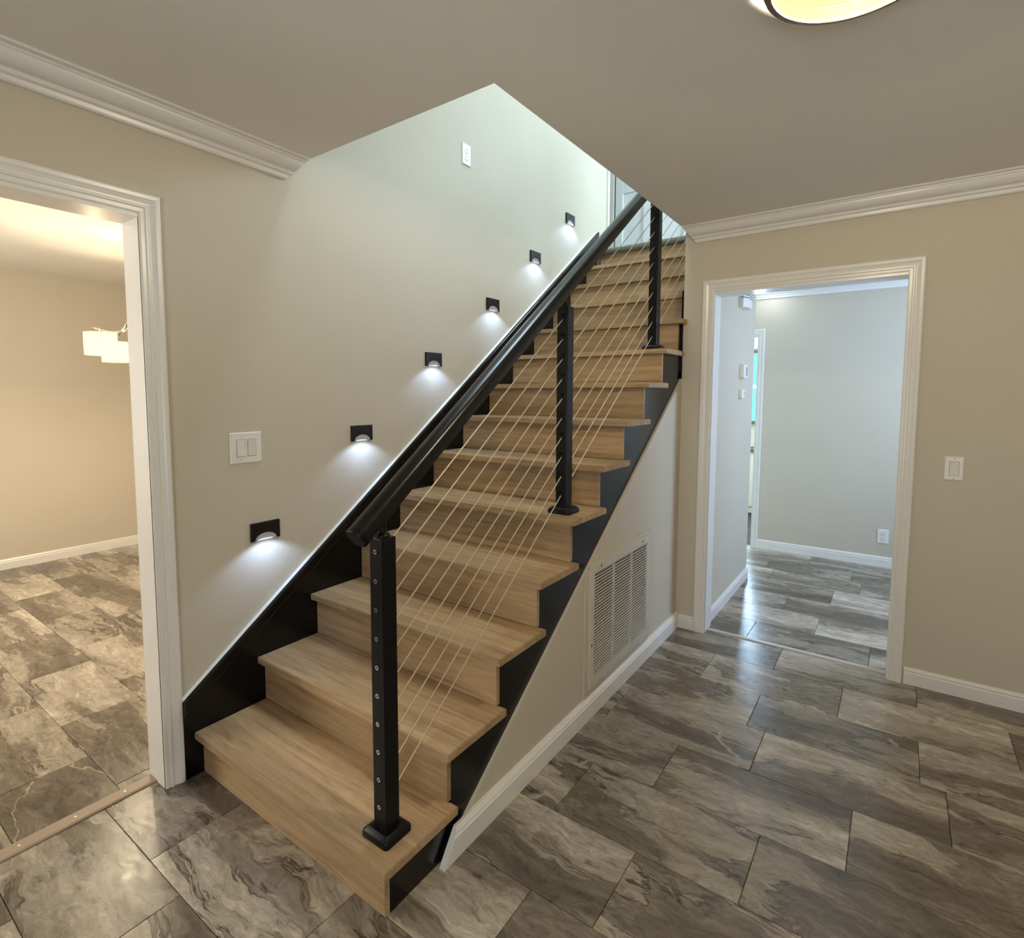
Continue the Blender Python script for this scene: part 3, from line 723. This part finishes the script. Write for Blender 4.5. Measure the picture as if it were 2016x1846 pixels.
# door chime on the hall wall
t = empty('door_chime'); frame_to(t, (XH, 3.20, 2.083), (0, 1, 0), (1, 0, 0)); tag(t, 'white chime box with dark curved grooves high on the hall wall', 'door chime')
b_ = bmesh.new(); rings = []
for zz, s in ((-0.055, 0.97), (-0.050, 1.0), (0.058, 1.0), (0.062, 0.97)):
    rings.append([(-0.095*s, 0.0004, zz), (0.095*s, 0.0004, zz), (0.095*s, 0.030*s, zz), (0.045*s, 0.056*s, zz), (-0.045*s, 0.056*s, zz), (-0.095*s, 0.030*s, zz)])
loft(b_, rings); obj('case', b_, 'plate', t)
for zz in (0.010, 0.026, 0.042):
    b_ = bmesh.new(); tube(b_, [(-0.0955, 0.015, zz), (-0.0955, 0.0305, zz), (-0.045, 0.0565, zz-0.001), (0.045, 0.0565, zz-0.006), (0.0955, 0.0305, zz-0.010)], 0.0024, 6); obj('groove', b_, 'slot', t)
# thermostat
t = empty('thermostat'); frame_to(t, (XH, 3.245, 1.597), (0, 1, 0), (1, 0, 0)); tag(t, 'white rounded thermostat with grey display on the hall wall', 'thermostat')
def rbox(w_, h_, d_, r_, y0=0.0004):
    b2 = bmesh.new(); rings = []
    for yy, s in ((y0, 0.0), (y0+d_*0.75, 0.0), (y0+d_*0.93, 0.004), (y0+d_, 0.009)):
        ring = []
        for qx, qz, a0 in ((1, 1, 0), (-1, 1, PI/2), (-1, -1, PI), (1, -1, 3*PI/2)):
            for j in range(5):
                a = a0+PI/2*j/4; ring.append((qx*(w_/2-r_)+(r_-s*0.8)*math.cos(a), yy, qz*(h_/2-r_)+(r_-s*0.8)*math.sin(a)))
        rings.append(ring)
    return loft(b2, rings)
obj('case', rbox(0.105, 0.102, 0.034, 0.016), 'plate', t, smooth=True)
obj('display', B(-0.012, 0.040, 0.0340, 0.0352, -0.028, 0.030, bev=0.0004), 'grey', t)
# small sensor
t = empty('wall_sensor'); frame_to(t, (XH, 3.235, 1.440), (0, 1, 0), (1, 0, 0)); tag(t, 'small white rounded sensor below the thermostat', 'sensor')
obj('case', rbox(0.082, 0.068, 0.026, 0.012), 'plate', t, smooth=True)
b_ = bmesh.new(); loft(b_, [[(0.012+0.005*math.cos(2*PI*j/12), yy, 0.002+0.005*math.sin(2*PI*j/12)) for j in range(12)] for yy in (0.0262, 0.0272)]); obj('lens', b_, 'slot', t)
obj('led_window', B(0.024, 0.029, 0.0255, 0.0270, 0.004, 0.012), 'grey', t)

# return air grille in the wall under the stairs
g = empty('air_grille', (XS, 1.52, 0.42)); tag(g, 'painted return air grille with fine louvres in the stair wall', 'vent')
GO = Vector((XS, 1.52, 0.42))
def gpart(name, bm_, mat): 
    o = obj(name, bm_, mat, g); o.location = -GO; return o
def frame_bm(y0, y1, z0, z1, wd, x0, x1, bev=0.0015):
    b2 = bmesh.new()
    for a in ((y0, y1, z0, z0+wd), (y0, y1, z1-wd, z1), (y0, y0+wd, z0+wd, z1-wd), (y1-wd, y1, z0+wd, z1-wd)): box(b2, x0, x1, *a)
    return b2
GY0, GY1, GZ0, GZ1 = 1.186, 1.897, 0.134, 0.691
slz = lambda y: 0.0235 + (1.5320-0.0235)/(YR-0.25)*(y-0.25) - 0.003      # edge of the wall under the stringer
sly = lambda z: 0.25 + (z+0.003-0.0235)*(YR-0.25)/(1.5320-0.0235)
MB0, MB1, MZ0, MZ1, MW = GY0-0.034, GY1+0.016, GZ0-0.030, GZ1+0.022, 0.036
b2 = bmesh.new()
prism(b2, [(MB0, MZ0), (MB0+MW, MZ0), (MB0+MW, min(MZ1-MW, slz(MB0+MW))), (MB0, min(MZ1-MW, slz(MB0)))], 0, XS+0.0004, XS+0.0075)
prism(b2, [(max(MB0, sly(MZ1-MW)), MZ1-MW), (MB1, MZ1-MW), (MB1, MZ1), (max(MB0, sly(MZ1)), MZ1)], 0, XS+0.0004, XS+0.0075)
box(b2, XS+0.0004, XS+0.0075, MB1-MW, MB1, MZ0, MZ1-MW); box(b2, XS+0.0004, XS+0.0075, MB0+MW, MB1-MW, MZ0, MZ0+MW)
gpart('mounting_board', b2, 'wall')
gpart('frame', frame_bm(GY0, GY1, GZ0, GZ1, 0.040, XS+0.008, XS+0.0155), 'grille')
LY0, LY1, LZ0, LZ1 = GY0+0.040, GY1-0.040, GZ0+0.040, GZ1-0.040
gpart('duct_shade_sheet', B(LY0 and XS+0.0006, XS+0.002, LY0, LY1, LZ0, LZ1), 'filter')  # flat sheet coloured as the shade seen between the louvres
m1, m2 = LY0+(LY1-LY0)*0.345, LY0+(LY1-LY0)*0.685
for m_ in (m1, m2): gpart('mullion', B(XS+0.003, XS+0.0125, m_-0.004, m_+0.004, LZ0, LZ1), 'grille')
NS = 34; pz = (LZ1-LZ0)/NS
sl_me = None
for i in range(NS):
    zc = LZ0+(i+0.5)*pz
    if sl_me is None:
        b2 = bmesh.new(); prism(b2, [(0.0060, -0.0002), (0.0130, -0.0022), (0.0136, -0.0006), (0.0066, 0.0016)], 1, LY0, LY1)
        o = gpart('louvre', b2, 'grille'); sl_me = o.data
    else:
        o = bpy.data.objects.new('louvre', sl_me); COL.objects.link(o); o.parent = g
    o.location = Vector((XS, 0, zc)) - GO
for y, z in ((GY0+0.105, GZ1-0.020), (GY1-0.105, GZ1-0.020), (GY0+0.018, 0.33)):
    b2 = bmesh.new(); loft(b2, [[(xx, y+0.004*math.cos(2*PI*j/10), z+0.007*math.sin(2*PI*j/10)) for j in range(10)] for xx in (XS+0.0150, XS+0.0168)]); gpart('screw', b2, 'slot')
for y in (GY0+0.14, GY1-0.13):
    gpart('latch', B(XS+0.006, XS+0.0165, y, y+0.035, GZ0-0.006, GZ0+0.004, bev=0.001), 'grille')

# ------------------------------------------------------------------ lamps
# foyer flush-mount
LC = (1.985, 0.525); t = empty('ceiling_lamp', (LC[0], LC[1], HC)); tag(t, 'round flush ceiling lamp with glowing frosted glass and metal rim', 'ceiling lamp')
b_ = bmesh.new(); lathe(b_, [(0.187, -0.0095), (0.190, -0.018), (0.190, -0.040), (0.186, -0.050), (0.172, -0.053), (0.170, -0.046), (0.183, -0.036), (0.184, -0.0105), (0.187, -0.0095)], 56, caps=False)
obj('rim', b_, 'nickel', t, smooth=True)
b_ = bmesh.new(); lathe(b_, [(0.180, -0.0005), (0.180, -0.006), (0.175, -0.009), (0.008, -0.010), (0.006, -0.086)], 40); obj('mounting_plate', b_, 'bronze', t)
b_ = bmesh.new(); lathe(b_, [(0.1690, -0.0200), (0.1682, -0.0465)], 56, caps=False); obj('light_blocker', b_, 'metal', t, smooth=True)  # dark liner added to keep bulb light off the rim's inner face
b_ = bmesh.new(); lathe(b_, [(0.1715, -0.047), (0.166, -0.056), (0.150, -0.066), (0.120, -0.076), (0.080, -0.083), (0.040, -0.087), (0.002, -0.088)], 56, caps=False)
obj('glass', b_, 'lampglass', t, smooth=True)
for sx, sy in ((-0.03, 0), (0.03, 0), (0, -0.03), (0, 0.03)):
    l = bpy.data.lights.new('lamp_bulb', 'POINT'); l.energy = 17.5; l.color = (1.0, 0.90, 0.72); l.shadow_soft_size = 0.016
    lo = bpy.data.objects.new('lamp_bulb', l); COL.objects.link(lo); lo.parent = t; lo.location = (sx, sy, -0.058)
# hall LED disc
t = empty('hall_light', (1.12, 4.44, HH)); tag(t, 'round white disc light glowing on the hall ceiling', 'ceiling lamp')
b_ = bmesh.new(); lathe(b_, [(0.10, -0.0005), (0.150, -0.002), (0.152, -0.018), (0.142, -0.026), (0.134, -0.026), (0.130, -0.018)], 40, caps=False); obj('rim', b_, 'plate', t, smooth=True)
b_ = bmesh.new(); lathe(b_, [(0.133, -0.022), (0.128, -0.036), (0.09, -0.046), (0.002, -0.050)], 40, caps=False); obj('diffuser', b_, 'led', t, smooth=True)

# dining chandelier
CX, CY = -1.98, 0.635
t = empty('chandelier', (CX, CY, HD)); tag(t, 'chrome chandelier with curved arms and glowing pleated shades', 'chandelier')
CO = Vector((CX, CY, HD))
b_ = bmesh.new(); lathe(b_, [(0.068, -0.0005), (0.066, -0.012), (0.050, -0.026), (0.020, -0.034), (0.010, -0.038), (0.008, -0.05)], 24); obj('canopy', b_, 'chrome', t, smooth=True)
zt_, zb_ = -0.05, -0.40
n_l = 9
for i in range(n_l):
    z0 = zt_ + (zb_-zt_)*i/n_l - 0.02; b_ = bmesh.new(); ring = []
    for j in range(13):
        a = 2*PI*j/12; e_ = Vector((0.008*math.cos(a), 0, 0.026*math.sin(a))); 
        if i % 2: e_ = Vector((0, e_.x, e_.z))
        ring.append(e_ + Vector((0, 0, z0)))
    tube(b_, ring, 0.0022, 5); obj('chain_link', b_, 'chrome', t, smooth=True)
b_ = bmesh.new(); lathe(b_, [(0.006, -0.42), (0.022, -0.44), (0.026, -0.50), (0.020, -0.60), (0.030, -0.66), (0.012, -0.70), (0.004, -0.72)], 20); obj('body', b_, 'chrome', t, smooth=True)
sh = [(-1.80, 0.347, 1.740), (-2.17, 0.56, 1.720), (-2.20, 0.86, 1.73), (-1.88, 0.95, 1.74), (-1.66, 0.70, 1.735)]
for i, s in enumerate(sh):
    S = Vector(s) - CO; top = S + Vector((0, 0, 0.092)); h = Vector((S.x, S.y, 0)); L_ = h.length; h.normalize(); side = Vector((-h.y, h.x, 0))
    P0 = Vector((0, 0, -0.46)) + h*0.02
    pts = []
    for j in range(15):
        q = j/14
        rr = 0.02 + (L_+0.055-0.02)*q
        zz = -0.46 + (top.z+0.46)*(1-(1-q)**2.4) + 0.03*math.sin(PI*q)*(-1)
        pts.append(h*rr + side*(0.05*math.sin(PI*q)) + Vector((0, 0, zz)))
    b_ = bmesh.new(); tube(b_, pts, [0.0085-0.0045*j/14 for j in range(15)], 8); ar_ = obj('arm', b_, 'chrome', t, smooth=True)
    b_ = bmesh.new(); lathe(b_, [(0.006, 0.095), (0.006, 0.070), (0.016, 0.066), (0.016, 0.02)], 12, S); obj('socket', b_, 'chrome', ar_, smooth=True)
    b_ = bmesh.new(); ns = 64; rings = []
    for rad, zz in ((0.084, 0.068), (0.085, 0.0), (0.083, -0.068)):
        rings.append([(S.x+(rad+(0.0012 if j % 2 else -0.0012))*math.cos(2*PI*j/ns), S.y+(rad+(0.0012 if j % 2 else -0.0012))*math.sin(2*PI*j/ns), S.z+zz) for j in range(ns)])
    loft(b_, rings, caps=False); obj('shade', b_, 'shade', ar_)
    l = bpy.data.lights.new('chandelier_bulb', 'POINT'); l.energy = 7.5; l.color = (1.0, 0.82, 0.56); l.shadow_soft_size = 0.022
    lo = bpy.data.objects.new('chandelier_bulb', l); COL.objects.link(lo); lo.parent = t; lo.location = S + Vector((0, 0, -0.042))
